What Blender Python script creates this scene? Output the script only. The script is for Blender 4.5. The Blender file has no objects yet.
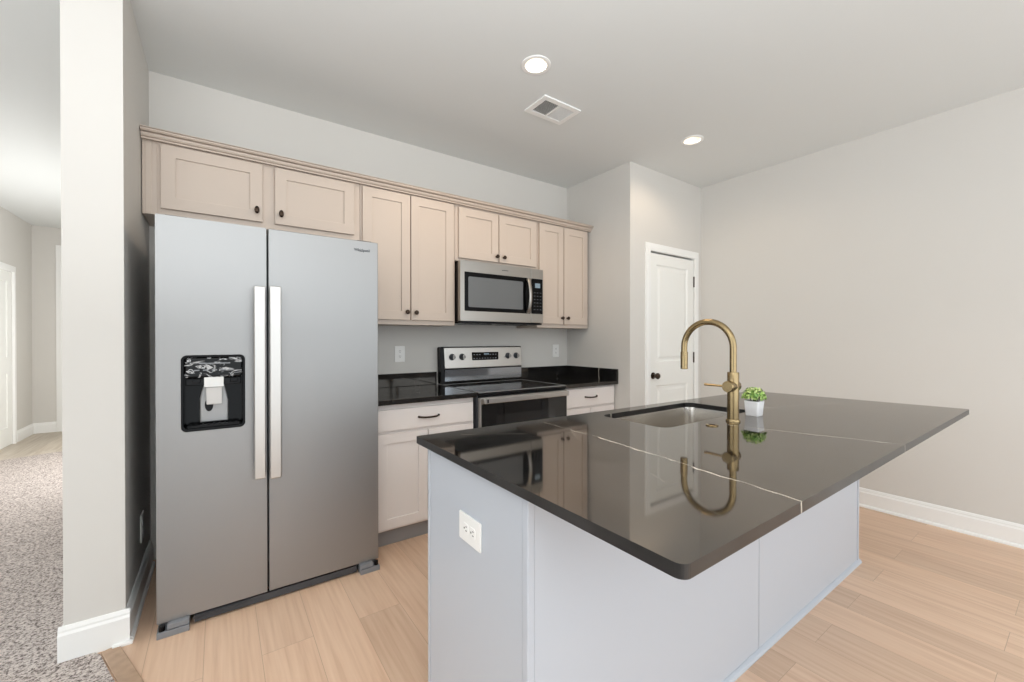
import bpy, bmesh, math, random
from mathutils import Vector, Matrix
S = bpy.context.scene
COL = S.collection
PI = math.pi
rnd = random.Random(7)

# ------------------------------------------------------------------ camera
cam = bpy.data.cameras.new('camera')
camo = bpy.data.objects.new('camera', cam)
COL.objects.link(camo)
cam.sensor_width = 36.0
cam.lens = 415.54 / 1024 * 36.0
cam.shift_y = 0.0005
cam.clip_start = 0.02
camo.location = (1.083, -3.135, 1.2683)
camo.rotation_euler = (math.radians(90 - 0.2944), 0, math.radians(-35.19))
S.camera = camo

# ------------------------------------------------------------------ world, lights, exposure
W = bpy.data.worlds.new('world')
S.world = W
W.use_nodes = True
W.node_tree.nodes['Background'].inputs[0].default_value = (0.90, 0.96, 1.0, 1)
W.node_tree.nodes['Background'].inputs[1].default_value = 2.3
S.view_settings.view_transform = 'Standard'
S.view_settings.look = 'None'
S.view_settings.exposure = 0.0
S.view_settings.gamma = 1.0
S.view_settings.use_curve_mapping = False
S.cycles.max_bounces = 10
S.cycles.diffuse_bounces = 6
S.cycles.use_denoising = True
S.cycles.sample_clamp_indirect = 6.0


def area(name, loc, rot, sx, sy, power, color):
    l = bpy.data.lights.new(name, 'AREA')
    l.shape = 'RECTANGLE'
    l.size, l.size_y = sx, sy
    l.energy = power
    l.color = color
    o = bpy.data.objects.new(name, l)
    o.location = loc
    o.rotation_euler = rot
    COL.objects.link(o)
    return o


DAY = (0.93, 0.97, 1.0)
# the living room behind the camera is open to the bright sky; an added area light in a made-up wall opening brightens the hall
area('added_hall_daylight', (0.70, 2.6, 1.10), (0, PI / 2, 0), 1.9, 1.6, 40, (1.0, 0.98, 0.95))

# added fill light behind the camera, aimed up so the ceiling brightens the kitchen
area('added_ceiling_fill', (0.5, -3.6, 1.65), (PI - 0.12, 0, 0), 2.4, 1.2, 105, (0.96, 0.985, 1.0))

CEIL = 2.80
# ------------------------------------------------------------------ materials


def lin(r, g, b):
    f = lambda c: (c / 255 / 12.92) if c / 255 <= 0.04045 else ((c / 255 + 0.055) / 1.055) ** 2.4
    return (f(r), f(g), f(b), 1)


def mat(name, col, rough=0.5, metal=0.0, spec=None, ior=None, bump=0.0, bscale=200, var=0.0, vscale=3.0, stretch=None, coat=0):
    m = bpy.data.materials.new(name)
    m.use_nodes = True
    nt = m.node_tree
    b = nt.nodes['Principled BSDF']
    b.inputs['Base Color'].default_value = col
    b.inputs['Roughness'].default_value = rough
    b.inputs['Metallic'].default_value = metal
    if spec is not None:
        b.inputs['Specular IOR Level'].default_value = spec
    if ior:
        b.inputs['IOR'].default_value = ior
    if coat:
        b.inputs['Coat Weight'].default_value = coat
        b.inputs['Coat Roughness'].default_value = 0.05
    tc = nt.nodes.new('ShaderNodeTexCoord')
    src = tc.outputs['Object']
    if stretch:
        mp = nt.nodes.new('ShaderNodeMapping')
        mp.inputs['Scale'].default_value = stretch
        nt.links.new(src, mp.inputs['Vector'])
        src = mp.outputs['Vector']
    if var:
        n = nt.nodes.new('ShaderNodeTexNoise')
        n.inputs['Scale'].default_value = vscale
        n.inputs['Detail'].default_value = 4
        nt.links.new(src, n.inputs['Vector'])
        r = nt.nodes.new('ShaderNodeValToRGB')
        r.color_ramp.elements[0].position = 0.3
        r.color_ramp.elements[1].position = 0.7
        r.color_ramp.elements[0].color = tuple(c * (1 - var) for c in col[:3]) + (1,)
        r.color_ramp.elements[1].color = tuple(min(1, c * (1 + var)) for c in col[:3]) + (1,)
        nt.links.new(n.outputs['Fac'], r.inputs['Fac'])
        nt.links.new(r.outputs['Color'], b.inputs['Base Color'])
    if bump:
        n = nt.nodes.new('ShaderNodeTexNoise')
        n.inputs['Scale'].default_value = bscale
        n.inputs['Detail'].default_value = 3
        nt.links.new(src, n.inputs['Vector'])
        bp = nt.nodes.new('ShaderNodeBump')
        bp.inputs['Strength'].default_value = bump
        bp.inputs['Distance'].default_value = 0.002
        nt.links.new(n.outputs['Fac'], bp.inputs['Height'])
        nt.links.new(bp.outputs['Normal'], b.inputs['Normal'])
    return m


def emis(name, col, strength):
    m = bpy.data.materials.new(name)
    m.use_nodes = True
    b = m.node_tree.nodes['Principled BSDF']
    b.inputs['Base Color'].default_value = col
    b.inputs['Emission Color'].default_value = col
    b.inputs['Emission Strength'].default_value = strength
    return m


M = {}
M['wall'] = mat('greige_wall_paint', lin(212, 209, 204), 0.7, bump=0.05, bscale=300, spec=0.3)
M['ceiling'] = mat('ceiling_paint', lin(220, 222, 221), 0.9, bump=0.06, bscale=250, spec=0.2)
M['trim'] = mat('white_trim_paint', lin(240, 240, 238), 0.35, bump=0.01, bscale=60)
M['door'] = mat('white_door_paint', lin(238, 238, 234), 0.4, bump=0.01, bscale=80)
M['cab'] = mat('beige_cabinet_paint', lin(199, 184, 171), 0.42, bump=0.02, bscale=120)
M['cab_low'] = mat('pale_greige_cabinet_paint', lin(232, 225, 221), 0.42, bump=0.02, bscale=120)
M['toe'] = mat('grey_toe_kick', lin(140, 138, 138), 0.5, bump=0.02, bscale=120)
M['island'] = mat('pale_grey_cabinet_paint', lin(187, 192, 200), 0.40, bump=0.02, bscale=120)
M['steel'] = mat('brushed_stainless_steel', lin(162, 162, 162), 0.50, 1.0, bump=0.03, bscale=60, stretch=(1, 1, 40))
M['steel_light'] = mat('satin_stainless_steel', lin(196, 193, 189), 0.36, 1.0, bump=0.02, bscale=60, stretch=(1, 1, 30))
M['steel_mid'] = mat('grey_stainless_steel', lin(166, 161, 155), 0.30, 1.0, bump=0.02, bscale=60, stretch=(1, 1, 30))
M['steel_sink'] = mat('sink_steel', lin(222, 217, 210), 0.24, 1.0, bump=0.02, bscale=90, stretch=(20, 1, 1))
M['chrome'] = mat('bright_chrome', lin(235, 235, 235), 0.12, 1.0, var=0.03)
M['black'] = mat('black_plastic', lin(16, 16, 18), 0.25, spec=0.16, bump=0.01)
M['black_gloss'] = mat('black_gloss_plastic', lin(6, 6, 7), 0.10, spec=0.14, var=0.2)
M['black_glass'] = mat('black_ceramic_glass', lin(8, 8, 9), 0.04, ior=1.6, var=0.2)
M['micro_glass'] = mat('grey_mesh_glass', lin(98, 100, 102), 0.10, ior=1.6, bump=0.02, bscale=900)
M['dark_side'] = mat('dark_brown_metal', lin(46, 40, 38), 0.4, 0.3, bump=0.02)
M['grey_plastic'] = mat('grey_plastic', lin(128, 130, 134), 0.4, bump=0.02)
M['dark_grey'] = mat('dark_grey_plastic', lin(66, 68, 72), 0.4, bump=0.02)
M['bronze'] = mat('dark_bronze', lin(64, 52, 44), 0.35, 0.9, var=0.15, vscale=80)
M['brass'] = mat('antique_brass', lin(158, 138, 103), 0.24, 1.0, var=0.05, vscale=60)
M['pot'] = mat('white_glazed_ceramic', lin(244, 244, 246), 0.25, var=0.01)
M['soil'] = mat('brown_soil', lin(60, 44, 32), 0.9, bump=0.4, bscale=300)
M['plate'] = mat('white_plate_plastic', lin(242, 241, 238), 0.3, var=0.01)
M['slot'] = mat('dark_socket_slot', lin(50, 48, 46), 0.5, var=0.05)
M['paddle'] = mat('silver_plastic', lin(214, 213, 211), 0.25, 0.0, var=0.05)
M['film'] = mat('crinkled_film_painted_glints', lin(12, 12, 13), 0.12, spec=0.2)  # black under film; the film's white glints are painted into the base colour
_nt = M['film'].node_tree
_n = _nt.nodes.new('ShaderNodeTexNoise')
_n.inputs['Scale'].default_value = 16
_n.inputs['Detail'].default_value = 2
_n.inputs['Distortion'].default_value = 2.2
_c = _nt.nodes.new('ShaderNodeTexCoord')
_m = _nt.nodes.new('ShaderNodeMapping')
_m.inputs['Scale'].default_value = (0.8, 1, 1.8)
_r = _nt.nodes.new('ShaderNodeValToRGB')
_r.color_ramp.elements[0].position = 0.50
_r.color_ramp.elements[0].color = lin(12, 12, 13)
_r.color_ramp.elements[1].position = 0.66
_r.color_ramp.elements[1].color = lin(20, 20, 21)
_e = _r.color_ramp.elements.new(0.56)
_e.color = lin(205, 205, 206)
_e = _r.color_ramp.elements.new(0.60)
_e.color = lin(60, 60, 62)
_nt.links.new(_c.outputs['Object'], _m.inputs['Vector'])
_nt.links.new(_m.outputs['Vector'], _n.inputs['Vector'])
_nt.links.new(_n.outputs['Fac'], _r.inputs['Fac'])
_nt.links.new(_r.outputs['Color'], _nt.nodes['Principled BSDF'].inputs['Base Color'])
M['tape'] = mat('white_protective_tape', lin(228, 228, 226), 0.5, var=0.02, vscale=40)
M['burner'] = mat('grey_burner_print', lin(60, 60, 62), 0.12, ior=1.6, var=0.1)
M['display'] = emis('pale_display', lin(120, 138, 150), 0.12)
M['lens'] = emis('lamp_lens', (1.0, 0.84, 0.58, 1), 3.0)
M['vent_dark'] = mat('vent_inside', lin(96, 96, 96), 0.8, var=0.1)
M['logo'] = mat('dark_logo_ink', lin(84, 86, 90), 0.3, 0.5, var=0.02)


def leaf_mat():
    m = mat('leaf_green', lin(120, 160, 60), 0.5)
    nt = m.node_tree
    b = nt.nodes['Principled BSDF']
    g = nt.nodes.new('ShaderNodeNewGeometry')
    r = nt.nodes.new('ShaderNodeValToRGB')
    r.color_ramp.elements[0].color = lin(84, 134, 62)
    r.color_ramp.elements[1].color = lin(226, 236, 168)
    e = r.color_ramp.elements.new(0.55)
    e.color = lin(160, 196, 96)
    nt.links.new(g.outputs['Random Per Island'], r.inputs['Fac'])
    nt.links.new(r.outputs['Color'], b.inputs['Base Color'])
    return m


M['leaf'] = leaf_mat()


def wood_floor(name, c1, c2, c3):
    m = bpy.data.materials.new(name)
    m.use_nodes = True
    nt = m.node_tree
    N = nt.nodes.new
    Lk = nt.links.new
    b = nt.nodes['Principled BSDF']
    b.inputs['Roughness'].default_value = 0.42
    tc = N('ShaderNodeTexCoord')
    sep = N('ShaderNodeSeparateXYZ')
    Lk(tc.outputs['Object'], sep.inputs[0])
    comb = N('ShaderNodeCombineXYZ')
    Lk(sep.outputs['Y'], comb.inputs['X'])
    Lk(sep.outputs['X'], comb.inputs['Y'])
    br = N('ShaderNodeTexBrick')
    br.offset = 0.37
    br.inputs['Scale'].default_value = 1.0
    br.inputs['Brick Width'].default_value = 1.25
    br.inputs['Row Height'].default_value = 0.19
    br.inputs['Mortar Size'].default_value = 0.0010
    br.inputs['Mortar Smooth'].default_value = 0.3
    br.inputs['Bias'].default_value = 0.0
    br.inputs['Color1'].default_value = (0, 0, 0, 1)
    br.inputs['Color2'].default_value = (1, 1, 1, 1)
    br.inputs['Mortar'].default_value = (0.5, 0.5, 0.5, 1)
    Lk(comb.outputs[0], br.inputs['Vector'])
    # grain: long streaks, shifted per plank
    mp = N('ShaderNodeMapping')
    mp.inputs['Scale'].default_value = (2.2, 48, 1)
    Lk(comb.outputs[0], mp.inputs['Vector'])
    add = N('ShaderNodeVectorMath')
    add.operation = 'MULTIPLY_ADD'
    Lk(br.outputs['Color'], add.inputs[0])
    add.inputs[1].default_value = (37, 11, 5)
    Lk(mp.outputs[0], add.inputs[2])
    n1 = N('ShaderNodeTexNoise')
    n1.inputs['Scale'].default_value = 1.0
    n1.inputs['Detail'].default_value = 6
    n1.inputs['Distortion'].default_value = 0.25
    Lk(add.outputs[0], n1.inputs['Vector'])
    ramp = N('ShaderNodeValToRGB')
    ramp.color_ramp.elements[0].position = 0.32
    ramp.color_ramp.elements[0].color = c1
    ramp.color_ramp.elements[1].position = 0.72
    ramp.color_ramp.elements[1].color = c3
    e = ramp.color_ramp.elements.new(0.5)
    e.color = c2
    Lk(n1.outputs['Fac'], ramp.inputs['Fac'])
    # tone per plank
    tone = N('ShaderNodeMapRange')
    tone.inputs['To Min'].default_value = 0.88
    tone.inputs['To Max'].default_value = 1.06
    Lk(br.outputs['Color'], tone.inputs['Value'])
    mul = N('ShaderNodeVectorMath')
    mul.operation = 'SCALE'
    Lk(ramp.outputs['Color'], mul.inputs[0])
    Lk(tone.outputs[0], mul.inputs['Scale'])
    mx = N('ShaderNodeMix')
    mx.data_type = 'RGBA'
    Lk(br.outputs['Fac'], mx.inputs['Factor'])
    Lk(mul.outputs[0], mx.inputs['A'])
    mx.inputs['B'].default_value = tuple(c * 0.72 for c in c1[:3]) + (1,)
    Lk(mx.outputs['Result'], b.inputs['Base Color'])
    bp = N('ShaderNodeBump')
    bp.inputs['Strength'].default_value = 0.08
    bp.inputs['Distance'].default_value = 0.002
    Lk(n1.outputs['Fac'], bp.inputs['Height'])
    Lk(bp.outputs['Normal'], b.inputs['Normal'])
    return m


M['wood'] = wood_floor('light_oak_planks', lin(209, 174, 147), lin(219, 186, 159), lin(226, 195, 169))
M['hall_wood'] = wood_floor('pale_hall_planks', lin(186, 172, 156), lin(200, 188, 172), lin(212, 202, 188))
M['strip'] = mat('wood_transition_strip', lin(176, 148, 124), 0.45, var=0.12, vscale=30, stretch=(1, 1, 1))


def carpet_mat():
    m = mat('speckled_grey_carpet', lin(176, 166, 160), 0.95, spec=0.1)
    nt = m.node_tree
    b = nt.nodes['Principled BSDF']
    tc = nt.nodes.new('ShaderNodeTexCoord')
    n = nt.nodes.new('ShaderNodeTexNoise')
    n.inputs['Scale'].default_value = 95
    n.inputs['Detail'].default_value = 5
    n.inputs['Roughness'].default_value = 0.75
    nt.links.new(tc.outputs['Object'], n.inputs['Vector'])
    r = nt.nodes.new('ShaderNodeValToRGB')
    r.color_ramp.elements[0].position = 0.40
    r.color_ramp.elements[0].color = lin(104, 94, 90)
    r.color_ramp.elements[1].position = 0.58
    r.color_ramp.elements[1].color = lin(222, 212, 206)
    e = r.color_ramp.elements.new(0.48)
    e.color = lin(184, 173, 167)
    nt.links.new(n.outputs['Fac'], r.inputs['Fac'])
    nt.links.new(r.outputs['Color'], b.inputs['Base Color'])
    bp = nt.nodes.new('ShaderNodeBump')
    bp.inputs['Strength'].default_value = 0.7
    bp.inputs['Distance'].default_value = 0.008
    nt.links.new(n.outputs['Fac'], bp.inputs['Height'])
    nt.links.new(bp.outputs['Normal'], b.inputs['Normal'])
    return m


M['carpet'] = carpet_mat()


def stone(name, segs, ior=1.9, rough=0.055):
    """polished black quartz; segs = white veins ((x0,y0),(x1,y1),half width) in object space, seen through the edge too"""
    m = bpy.data.materials.new(name)
    m.use_nodes = True
    nt = m.node_tree
    N = nt.nodes.new
    Lk = nt.links.new
    b = nt.nodes['Principled BSDF']
    b.inputs['Roughness'].default_value = rough
    b.inputs['IOR'].default_value = ior
    b.inputs['Specular Tint'].default_value = (1.0, 0.91, 0.81, 1)
    tc = N('ShaderNodeTexCoord')
    nz = N('ShaderNodeTexNoise')
    nz.inputs['Scale'].default_value = 9
    nz.inputs['Detail'].default_value = 5
    Lk(tc.outputs['Object'], nz.inputs['Vector'])
    base = N('ShaderNodeValToRGB')
    base.color_ramp.elements[0].position = 0.35
    base.color_ramp.elements[0].color = lin(12, 12, 13)
    base.color_ramp.elements[1].position = 0.8
    base.color_ramp.elements[1].color = lin(44, 43, 43)
    Lk(nz.outputs['Fac'], base.inputs['Fac'])
    wob = N('ShaderNodeVectorMath')
    wob.operation = 'MULTIPLY_ADD'
    nz2 = N('ShaderNodeTexNoise')
    nz2.inputs['Scale'].default_value = 14
    nz2.inputs['Detail'].default_value = 4
    Lk(tc.outputs['Object'], nz2.inputs['Vector'])
    sub = N('ShaderNodeVectorMath')
    sub.operation = 'SUBTRACT'
    Lk(nz2.outputs['Color'], sub.inputs[0])
    sub.inputs[1].default_value = (0.5, 0.5, 0.5)
    Lk(sub.outputs[0], wob.inputs[0])
    wob.inputs[1].default_value = (0.035, 0.035, 0.035)
    Lk(tc.outputs['Object'], wob.inputs[2])
    flat = N('ShaderNodeVectorMath')
    flat.operation = 'MULTIPLY'
    Lk(wob.outputs[0], flat.inputs[0])
    flat.inputs[1].default_value = (1, 1, 0)
    cur = base.outputs['Color']
    for (p, q, w, amt) in segs:
        d = Vector((q[0] - p[0], q[1] - p[1], 0))
        L = d.length
        d.normalize()
        n = Vector((-d.y, d.x, 0))
        a = N('ShaderNodeVectorMath'); a.operation = 'SUBTRACT'
        Lk(flat.outputs[0], a.inputs[0]); a.inputs[1].default_value = (p[0], p[1], 0)
        dn = N('ShaderNodeVectorMath'); dn.operation = 'DOT_PRODUCT'
        Lk(a.outputs[0], dn.inputs[0]); dn.inputs[1].default_value = n
        dl = N('ShaderNodeVectorMath'); dl.operation = 'DOT_PRODUCT'
        Lk(a.outputs[0], dl.inputs[0]); dl.inputs[1].default_value = d
        ab = N('ShaderNodeMath'); ab.operation = 'ABSOLUTE'
        Lk(dn.outputs['Value'], ab.inputs[0])
        mr = N('ShaderNodeMapRange')
        mr.inputs['From Min'].default_value = w
        mr.inputs['From Max'].default_value = w * 0.4
        mr.inputs['To Min'].default_value = 0
        mr.inputs['To Max'].default_value = amt
        Lk(ab.outputs[0], mr.inputs['Value'])
        g0 = N('ShaderNodeMath'); g0.operation = 'GREATER_THAN'
        Lk(dl.outputs['Value'], g0.inputs[0]); g0.inputs[1].default_value = 0
        g1 = N('ShaderNodeMath'); g1.operation = 'LESS_THAN'
        Lk(dl.outputs['Value'], g1.inputs[0]); g1.inputs[1].default_value = L
        mm = N('ShaderNodeMath'); mm.operation = 'MULTIPLY'
        Lk(g0.outputs[0], mm.inputs[0]); Lk(g1.outputs[0], mm.inputs[1])
        m2 = N('ShaderNodeMath'); m2.operation = 'MULTIPLY'
        Lk(mm.outputs[0], m2.inputs[0]); Lk(mr.outputs[0], m2.inputs[1])
        bk = N('ShaderNodeMapRange')
        bk.inputs['From Min'].default_value = 0.36
        bk.inputs['From Max'].default_value = 0.58
        bk.inputs['To Min'].default_value = 0.25
        Lk(nz2.outputs['Fac'], bk.inputs['Value'])
        m3 = N('ShaderNodeMath'); m3.operation = 'MULTIPLY'
        Lk(m2.outputs[0], m3.inputs[0]); Lk(bk.outputs[0], m3.inputs[1])
        mx = N('ShaderNodeMix'); mx.data_type = 'RGBA'
        Lk(m3.outputs[0], mx.inputs['Factor'])
        Lk(cur, mx.inputs['A'])
        mx.inputs['B'].default_value = lin(238, 228, 212)
        cur = mx.outputs['Result']
    Lk(cur, b.inputs['Base Color'])
    return m


# ------------------------------------------------------------------ mesh helpers (all in world coordinates)
WL = {}


def obj(name, bm, m, parent=None, smooth=False, bevel=0.0, seg=2, origin=None):
    bmesh.ops.recalc_face_normals(bm, faces=bm.faces)
    lo = Vector((min(v.co.x for v in bm.verts), min(v.co.y for v in bm.verts), min(v.co.z for v in bm.verts)))
    hi = Vector((max(v.co.x for v in bm.verts), max(v.co.y for v in bm.verts), max(v.co.z for v in bm.verts)))
    o0 = Vector(origin) if origin is not None else Vector(((lo.x + hi.x) / 2, (lo.y + hi.y) / 2, lo.z))
    bmesh.ops.translate(bm, verts=bm.verts, vec=-o0)
    me = bpy.data.meshes.new(name)
    bm.to_mesh(me)
    bm.free()
    mats = m if isinstance(m, (list, tuple)) else [m]
    for k in mats:
        me.materials.append(k)
    if smooth:
        for p in me.polygons:
            p.use_smooth = True
        try:
            me.set_sharp_from_angle(angle=math.radians(40))
        except Exception:
            pass
    o = bpy.data.objects.new(name, me)
    COL.objects.link(o)
    if parent is not None:
        o.parent = parent
        o.location = o0 - WL[parent.name]
    else:
        o.location = o0
    WL[o.name] = o0
    if bevel:
        b = o.modifiers.new('bevel', 'BEVEL')
        b.width = bevel
        b.segments = seg
        b.limit_method = 'ANGLE'
        b.angle_limit = math.radians(40)
        b.harden_normals = False
    return o


def thing(name, label, cat, loc, group=None):
    o = bpy.data.objects.new(name, None)
    o.empty_display_size = 0.05
    o.location = loc
    COL.objects.link(o)
    WL[o.name] = Vector(loc)
    return tag(o, label, cat, group)


def tag(o, label, cat, group=None):
    o['label'] = label
    o['category'] = cat
    if group:
        o['group'] = group
    return o


def struct(name, bm, m, label=None, **k):
    o = obj(name, bm, m, **k)
    o['kind'] = 'structure'
    if label:
        o['label'] = label
    return o


def B():
    return bmesh.new()


def box(bm, x0, x1, y0, y1, z0, z1, mi=0):
    v = [bm.verts.new(c) for c in ((x0, y0, z0), (x1, y0, z0), (x1, y1, z0), (x0, y1, z0),
                                   (x0, y0, z1), (x1, y0, z1), (x1, y1, z1), (x0, y1, z1))]
    for f in ((0, 3, 2, 1), (4, 5, 6, 7), (0, 1, 5, 4), (1, 2, 6, 5), (2, 3, 7, 6), (3, 0, 4, 7)):
        bm.faces.new([v[i] for i in f]).material_index = mi
    return bm


def bx(*a):
    return box(B(), *a)


def rrect(x0, x1, y0, y1, r, n=6):
    if r <= 0:
        return [(x0, y0), (x1, y0), (x1, y1), (x0, y1)]
    pts = []
    for cx, cy, a0 in ((x1 - r, y0 + r, -90), (x1 - r, y1 - r, 0), (x0 + r, y1 - r, 90), (x0 + r, y0 + r, 180)):
        for i in range(n + 1):
            a = math.radians(a0 + 90 * i / n)
            pts.append((cx + r * math.cos(a), cy + r * math.sin(a)))
    return pts


def circ(cx, cy, r, n=32):
    return [(cx + r * math.cos(2 * PI * i / n), cy + r * math.sin(2 * PI * i / n)) for i in range(n)]


MAPS = {'y': lambda a, b, c: (a, c, b), 'x': lambda a, b, c: (c, a, b), 'z': lambda a, b, c: (a, b, c)}


def plate(bm, outer, holes, axis, c0, c1):
    """a flat sheet with holes, given thickness c0..c1 along axis"""
    mp = MAPS[axis]
    edges = []
    start = set(bm.verts)
    for loop in [outer] + list(holes):
        vs = [bm.verts.new(mp(p[0], p[1], c0)) for p in loop]
        for i in range(len(vs)):
            edges.append(bm.edges.new((vs[i], vs[(i + 1) % len(vs)])))
    if holes:
        geo = bmesh.ops.triangle_fill(bm, use_beauty=True, use_dissolve=False, edges=edges)
        faces = [g for g in geo['geom'] if isinstance(g, bmesh.types.BMFace)]
    else:
        vs = [v for v in bm.verts if v not in start]
        faces = [bm.faces.new(vs)]
    ext = bmesh.ops.extrude_face_region(bm, geom=faces, use_keep_orig=True)
    nv = [g for g in ext['geom'] if isinstance(g, bmesh.types.BMVert)]
    d = Vector(mp(0, 0, c1)) - Vector(mp(0, 0, c0))
    bmesh.ops.translate(bm, verts=nv, vec=d)
    return bm


def cyl(bm, c, r, h, axis='z', n=24, r2=None):
    """cylinder from c along axis for h"""
    r2 = r if r2 is None else r2
    mp = {'z': lambda u, v, w: (c[0] + u, c[1] + v, c[2] + w), 'y': lambda u, v, w: (c[0] + u, c[1] + w, c[2] + v),
          'x': lambda u, v, w: (c[0] + w, c[1] + u, c[2] + v)}[axis]
    a = [bm.verts.new(mp(r * math.cos(2 * PI * i / n), r * math.sin(2 * PI * i / n), 0)) for i in range(n)]
    b = [bm.verts.new(mp(r2 * math.cos(2 * PI * i / n), r2 * math.sin(2 * PI * i / n), h)) for i in range(n)]
    bm.faces.new(a)
    bm.faces.new(b)
    for i in range(n):
        j = (i + 1) % n
        bm.faces.new((a[i], a[j], b[j], b[i]))
    return bm


def lathe(bm, c, prof, axis='z', n=28, sx=1.0, sy=1.0):
    """prof = [(radius, offset along axis)] turned about the axis through c; closed ends"""
    mp = {'z': lambda u, v, w: (c[0] + u, c[1] + v, c[2] + w), 'y': lambda u, v, w: (c[0] + u, c[1] + w, c[2] + v),
          'x': lambda u, v, w: (c[0] + w, c[1] + u, c[2] + v)}[axis]
    rings = []
    for r, w in prof:
        rings.append([bm.verts.new(mp(sx * r * math.cos(2 * PI * i / n), sy * r * math.sin(2 * PI * i / n), w)) for i in range(n)])
    for a, b in zip(rings, rings[1:]):
        for i in range(n):
            j = (i + 1) % n
            bm.faces.new((a[i], a[j], b[j], b[i]))
    bm.faces.new(rings[0])
    bm.faces.new(rings[-1])
    return bm


def tube(bm, pts, r, n=14, flat=1.0):
    """round bar swept along points (r may be a list); flat squeezes the second cross axis"""
    pts = [Vector(p) for p in pts]
    rr = r if isinstance(r, (list, tuple)) else [r] * len(pts)
    rings = []
    up = None
    for i, p in enumerate(pts):
        t = (pts[min(i + 1, len(pts) - 1)] - pts[max(i - 1, 0)]).normalized()
        if up is None:
            up = Vector((0, 0, 1)) if abs(t.z) < 0.9 else Vector((1, 0, 0))
        s = t.cross(up).normalized()
        up = s.cross(t).normalized()
        rings.append([bm.verts.new(p + rr[i] * (math.cos(2 * PI * k / n) * s + flat * math.sin(2 * PI * k / n) * up)) for k in range(n)])
    for a, b in zip(rings, rings[1:]):
        for i in range(n):
            j = (i + 1) % n
            bm.faces.new((a[i], a[j], b[j], b[i]))
    bm.faces.new(rings[0])
    bm.faces.new(rings[-1])
    return bm


def extrude_profile(bm, prof, p0, p1, out):
    """prof [(d, z)] pushed from p0 to p1 (xy); d grows along the outward direction out"""
    ends = []
    for p in (p0, p1):
        ends.append([bm.verts.new((p[0] + out[0] * d, p[1] + out[1] * d, z)) for d, z in prof])
    n = len(prof)
    for i in range(n):
        j = (i + 1) % n
        bm.faces.new((ends[0][i], ends[0][j], ends[1][j], ends[1][i]))
    bm.faces.new(ends[0])
    bm.faces.new(ends[1])
    return bm


BASE = [(0, 0), (0.026, 0), (0.026, 0.008), (0.022, 0.016), (0.015, 0.020), (0.015, 0.108), (0.010, 0.118), (0.010, 0.126), (0.005, 0.138), (0, 0.140)]

# ------------------------------------------------------------------ the room
# carpet edge, slanting from the wall stub towards the camera
EDGE = [(0.66, -0.79), (0.690, -0.827), (0.742, -0.979), (0.93, -1.50), (1.02, -2.2), (1.02, -5.0)]
bm = plate(B(), EDGE + [(5.2, -5.0), (5.2, 0.1), (0.66, 0.1)], [], 'z', -0.05, 0.0)
struct('floor', bm, M['wood'], 'light oak plank floor of the kitchen')
bm = plate(B(), [(0.66, -0.79), (0.60, -0.79), (0.60, 3.98), (-0.785, 3.476), (-2.6, 3.3), (-4.1, 3.3), (-4.1, -5.0), (1.02, -5.0), (1.02, -2.2), (0.93, -1.50), (0.742, -0.979), (0.690, -0.827)], [], 'z', -0.05, 0.006)
struct('floor_carpet', bm, M['carpet'], 'speckled grey carpet beyond the wall end')
bm = plate(B(), [(0.60, 3.98), (0.60, 5.2), (-2.6, 5.2), (-2.6, 3.3), (-0.785, 3.476)], [], 'z', -0.05, 0.0)
struct('floor_hall', bm, M['hall_wood'], 'pale plank floor at the far end of the hall')
# reducer strip along the carpet edge
bm = B()
sp = [(0.697, -0.812), (0.752, -0.964), (0.94, -1.485), (1.03, -2.2), (1.03, -3.2)]
for (a, b_) in zip(sp, sp[1:]):
    pass
left = [(p[0] - 0.008, p[1] - 0.003) for p in sp]
right = [(p[0] + 0.045, p[1] + 0.016) for p in sp]
plate(bm, left + right[::-1], [], 'z', -0.001, 0.007)
o = struct('trim_5', bm, M['strip'], 'wood transition strip between carpet and planks', bevel=0.002)

LIGHTS = [(2.534, -1.31), (4.062, -1.316)]
bm = plate(B(), [(-4.1, -5.0), (5.2, -5.0), (5.2, 5.25), (-4.1, 5.25)], [circ(x, y, 0.062) for x, y in LIGHTS], 'z', CEIL, CEIL + 0.05)
struct('ceiling', bm, M['ceiling'], 'plain pale ceiling')

struct('wall_back', bx(0.76, 5.2, 0, 0.1, -0.05, CEIL), M['wall'], 'pale kitchen wall behind the cabinets and the range')
struct('wall_right', bx(5.08, 5.2, -5.0, 0, -0.05, CEIL), M['wall'], 'long bare greige wall beside the island')
struct('wall_stub', plate(B(), [(-0.785, -0.05), (1.7, -0.05), (1.7, 2.1), (3.5, 2.1), (3.5, -0.05), (5.2, -0.05), (5.2, CEIL), (-0.785, CEIL)], [], 'x', 0.579, 0.76), M['wall'], 'narrow wall end beside the refrigerator')
struct('wall_pantry_side', bx(3.979, 4.08, -0.693, 0, -0.05, CEIL), M['wall'], 'short wall closing the cabinet run beside the pantry')
PD = (4.245, 4.962, 2.075)      # pantry door opening
bm = plate(B(), [(3.979, -0.05), (PD[0], -0.05), (PD[0], PD[2]), (PD[1], PD[2]), (PD[1], -0.05), (5.08, -0.05), (5.08, CEIL), (3.979, CEIL)], [], 'y', -0.793, -0.693)
struct('wall_pantry_front', bm, M['wall'], 'narrow wall holding the pantry door')
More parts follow.
